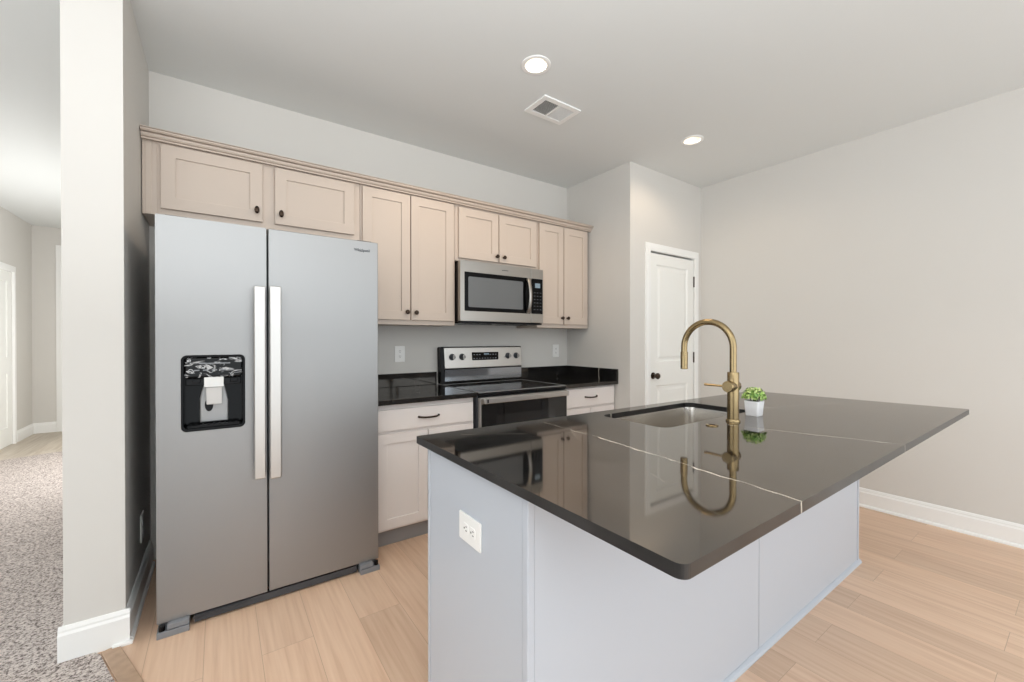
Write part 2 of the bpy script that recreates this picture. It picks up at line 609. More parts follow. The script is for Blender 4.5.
# hall wall with a doorway, far wall
bm = plate(B(), [(1.0, -0.05), (3.62, -0.05), (3.62, 2.08), (4.47, 2.08), (4.47, -0.05), (5.2, -0.05), (5.2, CEIL), (1.0, CEIL)], [], 'x', -1.066, -0.966)
struct('wall_hall', bm, M['wall'], 'hall wall with a white cased doorway')
struct('wall_far', bx(-1.066, 0.579, 5.13, 5.23, -0.05, CEIL), M['wall'], 'far end wall of the hall')
struct('wall_light_block', bx(-4.1, 0.2, -5.1, -5.0, -0.05, CEIL), M['wall'])  # unseen wall added to keep sky light off the wall stub
struct('wall_left_return', bx(-4.1, -1.066, 1.0, 1.1, -0.05, CEIL), M['wall'])

# baseboards
struct('baseboard_right', extrude_profile(B(), BASE, (5.08, -5.0), (5.08, -0.793), (-1, 0)), M['trim'], 'white baseboard along the bare right wall')
bm = B()
extrude_profile(bm, BASE[:1] + [(0.015, 0)] + BASE[5:], (0.565, -0.785), (0.775, -0.785), (0, -1))
extrude_profile(bm, BASE, (0.76, -0.785), (0.76, -0.06), (1, 0))
extrude_profile(bm, BASE[:1] + [(0.015, 0)] + BASE[5:], (0.579, -0.785), (0.579, 5.13), (-1, 0))
struct('baseboard_stub', bm, M['trim'], 'white baseboard wrapping the wall end beside the refrigerator')
struct('trim_4', bx(0.722, 0.786, -0.816, -0.797, 0, 0.014), M['trim'], 'short white shoe moulding piece at the wall end', bevel=0.003)
bm = B()
extrude_profile(bm, BASE[:1] + [(0.015, 0)] + BASE[5:], (-0.966, 4.57), (-0.966, 5.13), (1, 0))
extrude_profile(bm, BASE[:1] + [(0.015, 0)] + BASE[5:], (-0.966, 5.13), (-0.742, 5.13), (0, -1))
struct('baseboard_hall', bm, M['trim'], 'white baseboard in the far corner of the hall')
bm = B()
extrude_profile(bm, BASE, (3.979, -0.793), (4.175, -0.793), (0, -1))
extrude_profile(bm, BASE, (5.03, -0.793), (5.08, -0.793), (0, -1))
struct('baseboard_pantry', bm, M['trim'])


def casing(bm, x0, x1, z1, w, axis, c, d, z0=0.0):
    """door casing of three boards, stepped"""
    for (ww, i_, ca, cb) in ((w, 0.0, c, c + d), (w * 0.62, 0.004, c + d, c + d * 1.6)):
        plate(bm, [(x0 - ww, z0), (x0 - i_, z0), (x0 - i_, z1 + i_), (x1 + i_, z1 + i_), (x1 + i_, z0), (x1 + ww, z0), (x1 + ww, z1 + ww), (x0 - ww, z1 + ww)], [], axis, ca, cb)
    return bm


# pantry door
cas = casing(B(), PD[0] + 0.008, PD[1] - 0.008, PD[2] - 0.008, 0.070, 'y', -0.793, -0.008)
struct('trim_1', cas, M['trim'], 'white casing around the pantry door', bevel=0.002)
bm = B()
box(bm, PD[0], PD[0] + 0.008, -0.79, -0.70, 0, PD[2])
box(bm, PD[1] - 0.008, PD[1], -0.79, -0.70, 0, PD[2])
box(bm, PD[0] + 0.008, PD[1] - 0.008, -0.79, -0.70, PD[2] - 0.008, PD[2])
struct('trim_2', bm, M['trim'])
dx0, dx1, dz1 = 4.256, 4.951, 2.052


def panel_raise(bm, x0, x1, z0, z1, y):
    """raised door panel: sunk moulding ring with a bevelled field"""
    prof = [(0, 0), (0.012, 0.010), (0.030, 0.010), (0.052, 0.003)]
    loops = []
    for ins, dep in prof:
        loops.append([bm.verts.new(c) for c in ((x0 + ins, y + dep, z0 + ins), (x1 - ins, y + dep, z0 + ins), (x1 - ins, y + dep, z1 - ins), (x0 + ins, y + dep, z1 - ins))])
    for a, b in zip(loops, loops[1:]):
        for i in range(4):
            j = (i + 1) % 4
            bm.faces.new((a[i], a[j], b[j], b[i]))
    bm.faces.new(loops[-1])


yd = -0.788
bm = plate(B(), [(dx0, 0.008), (dx1, 0.008), (dx1, dz1), (dx0, dz1)], [[(4.355, 1.06), (4.852, 1.06), (4.852, 1.955), (4.355, 1.955)], [(4.355, 0.22), (4.852, 0.22), (4.852, 0.845), (4.355, 0.845)]], 'y', yd, yd + 0.035)
panel_raise(bm, 4.355, 4.852, 1.06, 1.955, yd)
panel_raise(bm, 4.355, 4.852, 0.22, 0.845, yd)
door = struct('door_1', bm, M['door'], 'white two panel pantry door')
bm = lathe(B(), (4.304, yd, 0.938), [(0.030, 0), (0.030, -0.006), (0.014, -0.012), (0.011, -0.026), (0.018, -0.032), (0.027, -0.044), (0.028, -0.056), (0.020, -0.066), (0.006, -0.069)], 'y')
obj('door_knob', bm, M['bronze'], door, smooth=True)
for z in (1.84, 1.09, 0.25):
    bm = cyl(B(), (4.955, -0.792, z - 0.052), 0.008, 0.104, 'z', 12)
    box(bm, 4.930, 4.955, -0.778, -0.773, z - 0.05, z + 0.05)
    obj('hinge', bm, M['bronze'], door)
# hall doorway casing and the tall casing on the far wall
bm = casing(B(), 3.62, 4.47, 2.08, 0.075, 'x', -0.966, 0.014)
struct('trim_3', bm, M['trim'], 'white casing around the hall doorway')
bm = plate(B(), [(3.621, 0.004), (4.469, 0.004), (4.469, 2.079), (3.621, 2.079)], [[(3.74, 1.06), (4.35, 1.06), (4.35, 1.96), (3.74, 1.96)], [(3.74, 0.22), (4.35, 0.22), (4.35, 0.86), (3.74, 0.86)]], 'x', -0.970, -1.005)
box(bm, -1.004, -0.980, 3.735, 4.355, 0.215, 0.865)
box(bm, -1.004, -0.980, 3.735, 4.355, 1.055, 1.965)
struct('door_3', bm, M['door'], 'white panelled hall door')
bm = B()
for (w, d) in ((0.09, -0.014), (0.055, -0.022)):
    plate(bm, [(-0.65 - w, 0), (-0.65, 0), (-0.65, 2.47), (0.25, 2.47), (0.25, 0), (0.25 + w, 0), (0.25 + w, 2.47 + w), (-0.65 - w, 2.47 + w)], [], 'y', 5.13, 5.13 + d)
struct('trim_6', bm, M['trim'], 'tall white casing on the far hall wall')
struct('door_2', bx(-0.648, 0.248, 5.112, 5.128, 0.01, 2.468), M['door'])


# ------------------------------------------------------------------ cabinets
def shaker(bm, x0, x1, z0, z1, y, rail=0.062, th=0.02, rec=0.009):
    plate(bm, rrect(x0, x1, z0, z1, 0), [rrect(x0 + rail, x1 - rail, z0 + rail, z1 - rail, 0)], 'y', y, y + th)
    box(bm, x0 + rail - 0.001, x1 - rail + 0.001, y + rec, y + th, z0 + rail - 0.001, z1 - rail + 0.001)
    return bm


def knob(parent, x, y, z, tall=False):
    bm = lathe(B(), (x, y, z), [(0.009, 0), (0.006, -0.006), (0.006, -0.014), (0.014, -0.018), (0.016, -0.024), (0.012, -0.030), (0.004, -0.032)], 'y', 18, 0.8 if tall else 1.0, 1.35 if tall else 1.0)
    return obj('knob', bm, M['bronze'], parent, smooth=True)


def upper(name, label, x0, x1, z0, z1, doors, ydepth=-0.306, fill=None, cat='cabinet'):
    t = thing(name, label, cat, ((x0 + x1) / 2, -0.15, z0), 'beige wall cabinets')
    bm = bx(x0, x1, ydepth, -0.001, z0, z1)
    if fill:
        box(bm, fill[0], fill[1], ydepth, -0.001, z0, z1)
        box(bm, fill[0] + 0.012, fill[1] - 0.020, ydepth - 0.004, ydepth, z0, z1)
    obj('cabinet_body', bm, M['cab'], t, bevel=0.0015)
    for (a, b, c, d, kx, kz, tall) in doors:
        dd = obj('door', shaker(B(), a, b, c, d, ydepth - 0.021), M['cab'], t, bevel=0.0015)
        knob(dd, kx, ydepth - 0.021, kz, tall)
    return t


upper('wall_cabinet', 'beige wall cabinet with two wide doors above the steel refrigerator', 0.822, 1.846, 1.915, 2.302,
      [(0.838, 1.292, 1.950, 2.282, 1.263, 2.010, True), (1.355, 1.806, 1.950, 2.282, 1.386, 2.008, True)], fill=(0.764, 0.822))
upper('wall_cabinet', 'tall beige wall cabinet with two doors between refrigerator and microwave', 1.848, 2.546, 1.372, 2.302,
      [(1.860, 2.186, 1.405, 2.282, 2.160, 1.460, False), (2.194, 2.526, 1.405, 2.282, 2.225, 1.458, False)])
upper('wall_cabinet', 'short beige wall cabinet with two small doors right above the microwave', 2.548, 3.342, 1.868, 2.302,
      [(2.573, 2.930, 1.890, 2.275, 2.910, 1.933, False), (2.940, 3.322, 1.890, 2.275, 2.979, 1.932, False)])
upper('wall_cabinet', 'beige wall cabinet with two narrow doors next to the pantry wall', 3.344, 3.962, 1.372, 2.302,
      [(3.358, 3.634, 1.405, 2.282, 3.612, 1.460, False), (3.644, 3.938, 1.405, 2.282, 3.678, 1.461, False)])
# light rails under the tall wall cabinets belong to the cabinet bodies; crown runs over all of them
bm = B()
CR = [(0.300, 2.303), (0.3285, 2.303), (0.3285, 2.289), (0.338, 2.289), (0.338, 2.295), (0.331, 2.2955), (0.331, 2.300), (0.342, 2.3005), (0.349, 2.308), (0.352, 2.315), (0.340, 2.3155), (0.340, 2.3205), (0.360, 2.321), (0.368, 2.327), (0.368, 2.333), (0.355, 2.3335), (0.355, 2.336), (0.370, 2.3365), (0.370, 2.340), (0.300, 2.340)]
extrude_profile(bm, CR, (0.764, 0), (3.985, 0), (0, -1))
box(bm, 3.964, 3.977, -0.30, -0.002, 2.304, 2.338)
tag(obj('crown_molding', bm, M['cab']), 'beige stepped crown moulding running along the top of the wall cabinets', 'moulding')


def pull(parent, x0, x1, y, z):
    """arched bar pull on two feet"""
    n = 14
    pts = []
    for i in range(n + 1):
        u = i / n
        s = math.sin(PI * u)
        pts.append((x0 + (x1 - x0) * u, y - 0.006 - 0.022 * min(1, s * 1.8), z + 0.004 - 0.004 * s))
    bm = tube(B(), pts, 0.006, 10)
    cyl(bm, (x0, y + 0.001, z + 0.004), 0.007, -0.01, 'y', 12)
    cyl(bm, (x1, y + 0.001, z + 0.004), 0.007, -0.01, 'y', 12)
    return obj('pull', bm, M['bronze'], parent, smooth=True)


def base(label, x0, x1, drawer, doors, m):
    t = thing('base_cabinet', label, 'cabinet', ((x0 + x1) / 2, -0.3, 0), 'pale base cabinets')
    obj('cabinet_body', bx(x0, x1, -0.62, -0.001, 0.095, 0.871), m, t, bevel=0.0015)
    obj('toe_kick', bx(x0, x1, -0.60, -0.02, 0.0, 0.095), M['toe'], t)
    a, b, c, d = drawer
    dr = obj('drawer', plate(B(), rrect(a, b, c, d, 0), [], 'y', -0.641, -0.6205), m, t, bevel=0.003)
    pull(dr, (a + b) / 2 - 0.068, (a + b) / 2 + 0.068, -0.641, (c + d) / 2)
    for (a, b, kx) in doors:
        dd = obj('door', shaker(B(), a, b, 0.112, 0.690, -0.641, 0.060), m, t, bevel=0.0015)
        knob(dd, kx, -0.641, 0.64)
    return t


base('pale base cabinet with one wide drawer over two doors left of the range', 1.845, 2.526, (1.856, 2.515, 0.708, 0.838), [(1.856, 2.178, 2.150), (2.186, 2.515, 2.214)], M['cab_low'])
base('pale base cabinet with a single drawer squeezed between range and pantry wall', 3.354, 3.977, (3.366, 3.955, 0.706, 0.856), [(3.366, 3.655, 3.63), (3.662, 3.955, 3.69)], M['cab_low'])

ST_BACK = stone('black_stone_back_counter', [((-0.4, 0.12), (0.4, 0.135), 0.003, 0.25)], 1.6, 0.06)
ST_SIDE = stone('black_stone_side_splash', [((-0.4, -0.115), (0.4, -0.125), 0.006, 0.75)], 1.6, 0.06)


def worktop(label, x0, x1, side):
    t = thing('countertop', label, 'countertop', ((x0 + x1) / 2, -0.33, 0.872), 'black stone worktops along the wall')
    obj('slab', bx(x0, x1, -0.668, -0.001, 0.872, 0.903), ST_BACK, t, bevel=0.003)
    obj('backsplash', bx(x0, x1 - (0.021 if side else 0), -0.021, -0.001, 0.9035, 1.005), ST_BACK, t, bevel=0.002)
    if side:
        obj('side_splash', bx(x1 - 0.020, x1, -0.668, -0.001, 0.9035, 1.005), ST_SIDE, t, bevel=0.002)


worktop('polished black stone worktop between refrigerator and range with low backsplash', 1.845, 2.530, False)
worktop('polished black stone corner worktop right of the range with splashes on two sides', 3.353, 3.978, True)

# ------------------------------------------------------------------ refrigerator
FY = -0.82
fr = thing('refrigerator', 'tall stainless side by side refrigerator with ice and water dispenser', 'refrigerator', (1.334, -0.45, 0))
bm = bx(0.868, 1.800, -0.745, -0.06, 0.035, 1.785)
obj('cabinet_body', bm, M['dark_grey'], fr, bevel=0.004)
hole = rrect(0.946, 1.183, 0.860, 1.198, 0.022)
bm = plate(B(), rrect(0.862, 1.2705, 0.050, 1.803, 0.004, 3), [hole], 'y', FY, -0.752)
ld = obj('door', bm, M['steel'], fr, bevel=0.005, seg=3)
bm = plate(B(), rrect(1.2785, 1.806, 0.050, 1.803, 0.004, 3), [], 'y', FY, -0.752)
rd = obj('door', bm, M['steel'], fr, bevel=0.005, seg=3)
for dd, x0, x1, z0, z1 in ((ld, 1.216, 1.262, 0.616, 1.517), (rd, 1.279, 1.327, 0.608, 1.521)):
    bm = plate(B(), rrect(x0, x1, z0, z1, 0.004, 3), [], 'y', FY - 0.055, FY - 0.038)
    box(bm, x0 + 0.004, x1 - 0.004, FY - 0.040, FY - 0.0005, z0 + 0.01, z0 + 0.06)
    box(bm, x0 + 0.004, x1 - 0.004, FY - 0.040, FY - 0.0005, z1 - 0.06, z1 - 0.01)
    obj('handle', bm, M['steel_light'], dd, bevel=0.004)
# dispenser set into the freezer door
bm = plate(B(), rrect(0.9465, 1.1825, 0.8605, 1.1975, 0.022), [rrect(0.956, 1.173, 0.872, 1.188, 0.016)], 'y', FY - 0.004, FY + 0.012)
disp = obj('dispenser', bm, M['black_gloss'], ld, bevel=0.002)
bm = B()
box(bm, 0.956, 1.173, FY + 0.058, FY + 0.063, 0.872, 1.188)        # back of the niche
box(bm, 0.950, 0.956, FY + 0.010, FY + 0.063, 0.872, 1.188)
box(bm, 1.173, 1.179, FY + 0.010, FY + 0.063, 0.872, 1.188)
box(bm, 0.950, 1.179, FY + 0.010, FY + 0.063, 0.864, 0.872)
box(bm, 0.950, 1.179, FY + 0.010, FY + 0.063, 1.188, 1.194)
obj('niche', bm, M['black_gloss'], ld)
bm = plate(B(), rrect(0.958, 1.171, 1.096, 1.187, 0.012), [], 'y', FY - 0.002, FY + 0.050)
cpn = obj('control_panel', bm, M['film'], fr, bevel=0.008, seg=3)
for i in range(5):
    x = 0.992 + i * 0.032
    obj('button', bx(x, x + 0.020, FY - 0.0035, FY - 0.002, 1.128, 1.133), M['grey_plastic'], cpn)
obj('indicator', bx(1.010, 1.125, FY - 0.0035, FY - 0.002, 1.158, 1.163), M['grey_plastic'], cpn)
bm = B()
box(bm, 0.962, 1.167, FY + 0.012, FY + 0.050, 1.062, 1.094)
for x in (0.985, 1.125):
    box(bm, x, x + 0.03, FY + 0.006, FY + 0.012, 1.072, 1.090)
obj('nozzle_housing', bm, M['black'], ld, bevel=0.004)
bm = plate(B(), [(1.010, 0.888), (1.118, 0.888), (1.118, 0.985), (1.104, 1.06), (1.024, 1.06), (1.010, 1.0)], [], 'y', FY + 0.046, FY + 0.057)
obj('back_plate', bm, M['steel'], ld, bevel=0.006)
bm = lathe(B(), (1.045, FY + 0.044, 0.968), [(0.020, 0), (0.018, -0.004)], 'y', 20, 0.8, 1.5)
obj('paddle_recess', bm, M['black'], ld)
bm = B()
v = [(1.034, FY + 0.004, 1.052), (1.094, FY + 0.004, 1.052), (1.094, FY + 0.022, 0.972), (1.036, FY + 0.022, 0.972)]
fv = [bm.verts.new(c) for c in v]
bv = [bm.verts.new((c[0], c[1] + 0.008, c[2])) for c in v]
bm.faces.new(fv); bm.faces.new(bv)
for i in range(4):
    bm.faces.new((fv[i], fv[(i + 1) % 4], bv[(i + 1) % 4], bv[i]))
pad = obj('paddle', bm, M['paddle'], ld, bevel=0.003)
bm = bx(1.028, 1.100, FY - 0.004, FY + 0.002, 1.054, 1.098)
obj('tape', bm, M['tape'], ld, bevel=0.001)
bm = B()
box(bm, 0.968, 1.161, FY + 0.002, FY + 0.052, 0.873, 0.884)
for i in range(9):
    x = 0.978 + i * 0.0205
    box(bm, x, x + 0.008, FY + 0.006, FY + 0.048, 0.884, 0.887)
obj('drip_tray', bm, M['black'], ld, bevel=0.002)


def text(body, size, loc, m, name, parent, axis='y', extr=0.0006, bold=0.0):
    cu = bpy.data.curves.new(name, 'FONT')
    cu.body = body
    cu.size = size
    cu.align_x = 'CENTER'
    cu.align_y = 'CENTER'
    cu.extrude = extr
    cu.offset = bold
    tmp = bpy.data.objects.new('tmp', cu)
    COL.objects.link(tmp)
    bpy.context.view_layer.update()
    me = bpy.data.meshes.new_from_object(tmp.evaluated_get(bpy.context.evaluated_depsgraph_get()))
    bpy.data.objects.remove(tmp)
    bm = bmesh.new()
    bm.from_mesh(me)
    bpy.data.meshes.remove(me)
    for vv in bm.verts:
        x, y, z = vv.co
        vv.co = (loc[0] + x, loc[1] - z, loc[2] + y)
    return obj(name, bm, m, parent)


text('Whirlpool', 0.020, (1.719, FY - 0.0008, 1.752), M['logo'], 'logo', rd, bold=0.0004)
bm = tube(B(), [(1.680 + 0.078 * i / 12, FY - 0.0006, 1.757 - 0.014 * math.sin(PI * (i / 12)) + 0.004 * i / 12) for i in range(13)], [0.0003 + 0.0012 * math.sin(PI * i / 12) for i in range(13)], 6)
obj('logo_swoosh', bm, M['logo'], rd)
# base grille and feet
bm = bx(0.990, 1.690, -0.812, -0.775, 0.008, 0.040)
for i in range(3):
    box(bm, 0.985, 1.20, -0.821, -0.818, 0.026 + i * 0.0045, 0.0285 + i * 0.0045)
obj('base_grille', bm, M['dark_grey'], fr)
for x0, x1 in ((0.864, 0.974), (1.702, 1.804)):
    f = obj('foot', bx(x0, x1, -0.850, -0.66, 0.0, 0.026), M['grey_plastic'], fr, bevel=0.002)
    xa, xb = (x0 + 0.035, x1) if x0 < 1 else (x0, x1 - 0.035)
    obj('foot_cap', bx(xa, xb, -0.845, -0.68, 0.0285, 0.049), M['grey_plastic'], f, bevel=0.002)
    xh = x0 + 0.016 if x0 < 1 else x1 - 0.016
    bm = cyl(B(), (xh, -0.832, 0.026), 0.011, 0.022, 'z', 14)
    obj('hinge_pin', bm, M['black'], f)
# top hinge covers
for x in (0.89, 1.70):
    obj('hinge_cover', bx(x, x + 0.08, -0.79, -0.70, 1.786, 1.812), M['dark_grey'], fr, bevel=0.004)

# ------------------------------------------------------------------ range
rg = thing('range', 'freestanding electric range with glass cooktop and stainless control backguard', 'stove', (2.935, -0.35, 0))
RX0, RX1 = 2.540, 3.346
obj('body', bx(RX0, RX1, -0.655, -0.02, 0.03, 0.885), M['dark_grey'], rg, bevel=0.002)
bm = bx(RX0, RX1, -0.672, -0.075, 0.886, 0.902)
ck = obj('cooktop', bm, M['black_glass'], rg, bevel=0.003)
bm = plate(B(), rrect(RX0 - 0.001, RX1 + 0.001, -0.676, -0.074, 0.004, 3), [rrect(RX0 + 0.012, RX1 - 0.012, -0.655, -0.08, 0.004, 3)], 'z', 0.8985, 0.9035)
obj('cooktop_rim', bm, M['steel'], ck)
for (x, y, r) in ((2.74, -0.50, 0.105), (3.13, -0.50, 0.085), (2.74, -0.23, 0.08), (3.13, -0.23, 0.105)):
    bm = plate(B(), circ(x, y, r, 40), [circ(x, y, r - 0.004, 40)], 'z', 0.9021, 0.9026)
    plate(bm, circ(x, y, r * 0.6, 32), [circ(x, y, r * 0.6 - 0.003, 32)], 'z', 0.9021, 0.9026)
    obj('burner_ring', bm, M['burner'], ck)
# backguard: glossy lower band, leaning stainless control face, dark end caps
bm = bx(RX0 + 0.03, RX1, -0.074, -0.022, 0.903, 1.026)
bg = obj('backguard', bm, M['black_gloss'], rg, bevel=0.002)
obj('glass_band', bx(RX0 + 0.036, RX1 - 0.002, -0.078, -0.075, 0.925, 1.020), M['steel_light'], bg, bevel=0.002).data.materials[0] = mat('smoked_band', lin(150, 154, 160), 0.10, 1.0, var=0.08)
def lean(bm, y0, y1, z0, z1):
    for vv in bm.verts:
        vv.co.y += 0.018 * (vv.co.z - z0) / (z1 - z0)
    return bm


bm = plate(B(), rrect(RX0 + 0.034, RX1, 1.030, 1.200, 0.012, 4), [], 'y', -0.082, -0.040)
face = obj('control_face', lean(bm, 0, 0, 1.03, 1.2), M['steel_light'], bg, bevel=0.003)
bm = B()
plate(bm, rrect(RX0 + 0.002, RX0 + 0.0335, 0.905, 1.206, 0.014, 4), [], 'y', -0.079, -0.021)
box(bm, RX0 + 0.03, RX1 + 0.004, -0.062, -0.021, 1.200, 1.207)
box(bm, RX1 + 0.0005, RX1 + 0.005, -0.075, -0.021, 0.905, 1.207)
obj('end_cap', lean(bm, 0, 0, 0.905, 1.206), M['black'], bg)
fy = lambda z: -0.082 + 0.018 * (z - 1.03) / 0.17
for x in (2.643, 2.735, 3.198, 3.287):
    z = 1.123
    bm = lathe(B(), (x, fy(z), z), [(0.027, 0.002), (0.027, -0.004), (0.021, -0.006), (0.019, -0.026), (0.016, -0.029)], 'y', 24)
    k = obj('control_knob', bm, M['dark_grey'], rg, smooth=True)
    obj('pointer', bx(x - 0.004, x + 0.004, fy(z) - 0.034, fy(z) - 0.028, z - 0.018, z + 0.018), M['steel_light'], k, bevel=0.001)
bm = plate(B(), rrect(2.829, 3.094, 1.092, 1.159, 0.005, 3), [], 'y', fy(1.125) - 0.004, fy(1.125) + 0.004)
dp = obj('display_panel', bm, M['black_gloss'], rg)
bm = bx(2.945, 2.995, fy(1.125) - 0.0055, fy(1.125) - 0.004, 1.137, 1.150)
obj('display', bm, M['display'], dp)
for r_ in range(2):
    for i in range(9):
        x = 2.842 + i * 0.027
        if r_ == 1 and 3 <= i <= 5:
            continue
        obj('button', bx(x, x + 0.014, fy(1.125) - 0.005, fy(1.125) - 0.004, 1.104 + r_ * 0.032, 1.110 + r_ * 0.032), M['grey_plastic'], dp)
# front: manifold strip, oven door with glass, bar handle, drawer
obj('front_strip', bx(RX0, RX1, -0.668, -0.656, 0.868, 0.885), M['black'], rg)
bm = bx(RX0 + 0.004, RX1 - 0.004, -0.690, -0.657, 0.235, 0.866)
od = obj('oven_door', bm, M['steel_light'], rg, bevel=0.004)
obj('oven_glass', plate(B(), rrect(RX0 + 0.012, RX1 - 0.010, 0.275, 0.822, 0.006, 3), [], 'y', -0.693, -0.6905), M['black_glass'], od)
obj('oven_window', plate(B(), rrect(RX0 + 0.13, RX1 - 0.13, 0.40, 0.735, 0.01, 3), [], 'y', -0.6938, -0.6931), mat('oven_window_glass', lin(34, 33, 33), 0.05, ior=1.6, bump=0.01, bscale=800), od)
bm = plate(B(), rrect(RX0 + 0.012, RX1 - 0.022, 0.828, 0.866, 0.006, 3), [], 'y', -0.735, -0.718)
box(bm, RX0 + 0.030, RX0 + 0.055, -0.720, -0.690, 0.834, 0.860)
box(bm, RX1 - 0.050, RX1 - 0.025, -0.720, -0.690, 0.834, 0.860)
hd = obj('oven_handle', bm, M['steel_light'], od, bevel=0.004)
obj('handle_slot', bx(RX0 + 0.030, RX0 + 0.042, -0.7365, -0.735, 0.835, 0.859), M['black'], hd)
obj('storage_drawer', bx(RX0 + 0.004, RX1 - 0.004, -0.688, -0.657, 0.075, 0.228), M['steel_light'], rg, bevel=0.004)
for x in (RX0 + 0.05, RX1 - 0.05):
    for y in (-0.60, -0.10):
        obj('leveling_foot', cyl(B(), (x, y, 0), 0.018, 0.031, 'z', 14), M['black'], rg)

# ------------------------------------------------------------------ microwave
MX0, MX1, MZ0, MZ1 = 2.556, 3.336, 1.405, 1.862
mw = thing('microwave', 'stainless over the range microwave with black window hanging below short cabinet', 'microwave', (2.946, -0.2, MZ0))
obj('body', bx(MX0, MX1, -0.360, -0.002, MZ0, MZ1), M['dark_side'], mw, bevel=0.002)
YF = -0.40
MX0 -= 0.012
MDX = 3.205
bm = plate(B(), rrect(MX0, MDX, MZ0 + 0.002, MZ1 - 0.004, 0.006, 3), [rrect(2.579, 3.199, 1.482, 1.775, 0.004, 3)], 'y', YF, -0.361)
md = obj('door', bm, M['steel_mid'], mw, bevel=0.003)
obj('door_window', plate(B(), rrect(2.579, 3.199, 1.482, 1.775, 0.004, 3), [rrect(2.612, 3.125, 1.512, 1.742, 0.012, 4)], 'y', YF + 0.001, -0.37), M['black_gloss'], md)
obj('window_screen', plate(B(), rrect(2.612, 3.125, 1.512, 1.742, 0.012, 4), [], 'y', YF + 0.003, -0.37), M['micro_glass'], md)
bm = plate(B(), rrect(MDX + 0.003, MX1, MZ0 + 0.002, MZ1 - 0.004, 0.006, 3), [], 'y', YF, -0.361)
cp = obj('control_panel', bm, M['steel_mid'], mw, bevel=0.003)
kp = obj('keypad', plate(B(), rrect(3.209, 3.328, 1.482, 1.775, 0.004, 3), [], 'y', YF - 0.002, YF + 0.001), M['black_gloss'], mw)
obj('display', bx(3.246, 3.300, YF - 0.0035, YF - 0.002, 1.700, 1.738), M['display'], kp)
for r_ in range(6):
    for c_ in range(3):
        obj('button', bx(3.232 + c_ * 0.032, 3.250 + c_ * 0.032, YF - 0.003, YF - 0.002, 1.515 + r_ * 0.028, 1.521 + r_ * 0.028), M['dark_grey'], kp)
pts = []
for i in range(17):
    u = i / 16
    pts.append((3.168, YF - 0.012 - 0.034 * math.sin(PI * u) ** 0.7, 1.492 + 0.272 * u))
bm = tube(B(), pts, 0.015, 12, 0.6)
cyl(bm, (3.168, YF - 0.02, 1.496), 0.012, 0.024, 'y', 14)
cyl(bm, (3.168, YF - 0.02, 1.760), 0.012, 0.024, 'y', 14)
obj('handle', bm, M['steel_mid'], md, smooth=True)
bm = bx(MX0 + 0.014, MX1 - 0.004, -0.385, -0.05, MZ0 - 0.014, MZ0 - 0.0005)
for i in range(2):
    box(bm, 2.66 + i * 0.36, 2.88 + i * 0.36, -0.30, -0.14, MZ0 - 0.018, MZ0 - 0.013)
obj('underside_vent', bm, M['black'], mw)
bm = bx(2.915, 2.975, YF - 0.0008, YF - 0.0001, 1.812, 1.818)
obj('badge', bm, M['logo'], md)

# ------------------------------------------------------------------ island
IX0, IX1, IY0, IY1 = 1.690, 4.048, -2.343, -1.757
isl = thing('island_cabinet', 'pale grey kitchen island base below the large black stone slab', 'kitchen island', (2.87, -2.05, 0))
bm = bx(IX0 + 0.014, IX1 - 0.010, IY0 + 0.014, IY1 - 0.022, 0.0, 0.660)
obj('carcass', bm, M['island'], isl)
ITOP = 0.8885
bm = box(B(), IX0 + 0.014, 2.50, IY0 + 0.014, IY1 - 0.022, 0.6601, ITOP)
obj('carcass', bm, M['island'], isl)
bm = box(B(), 3.30, IX1 - 0.010, IY0 + 0.014, IY1 - 0.022, 0.6601, ITOP)
obj('carcass', bm, M['island'], isl)
bm = box(B(), 2.5005, 3.2995, IY0 + 0.014, IY0 + 0.03, 0.6601, ITOP)
obj('sink_rail', bm, M['island'], isl)
obj('end_panel', bx(IX0, IX0 + 0.0138, IY0 + 0.024, IY1 - 0.020, 0.0, ITOP), M['island'], isl, bevel=0.001)
obj('end_panel', bx(IX1 - 0.010, IX1, IY0 + 0.012, IY1 - 0.020, 0.0, ITOP), M['island'], isl, bevel=0.001)
obj('corner_post', bx(IX0 - 0.004, IX0 + 0.018, IY0 - 0.002, IY0 + 0.020, 0.0, ITOP), M['island'], isl, bevel=0.003)
obj('corner_post', bx(IX1 - 0.016, IX1 + 0.004, IY0 - 0.004, IY0 + 0.011, 0.0, ITOP), M['island'], isl, bevel=0.002)
obj('face_frame', bx(IX0 - 0.002, IX1, IY1 - 0.019, IY1, 0.0, ITOP), M['island'], isl, bevel=0.002)
SEAM = 2.862
obj('back_panel', bx(IX0 + 0.0185, SEAM - 0.002, IY0, IY0 + 0.0135, 0.0, ITOP), M['island'], isl, bevel=0.001)
obj('back_panel', bx(SEAM + 0.002, IX1 - 0.0165, IY0, IY0 + 0.0135, 0.0, ITOP), M['island'], isl, bevel=0.001)
bm = extrude_profile(B(), [(0, 0), (0.014, 0), (0.014, 0.006), (0.010, 0.014), (0.002, 0.019), (0, 0.019)], (IX0 + 0.02, IY0 - 0.0002), (IX1 + 0.014, IY0 - 0.0002), (0, -1))
obj('shoe_molding', bm, M['island'], isl)
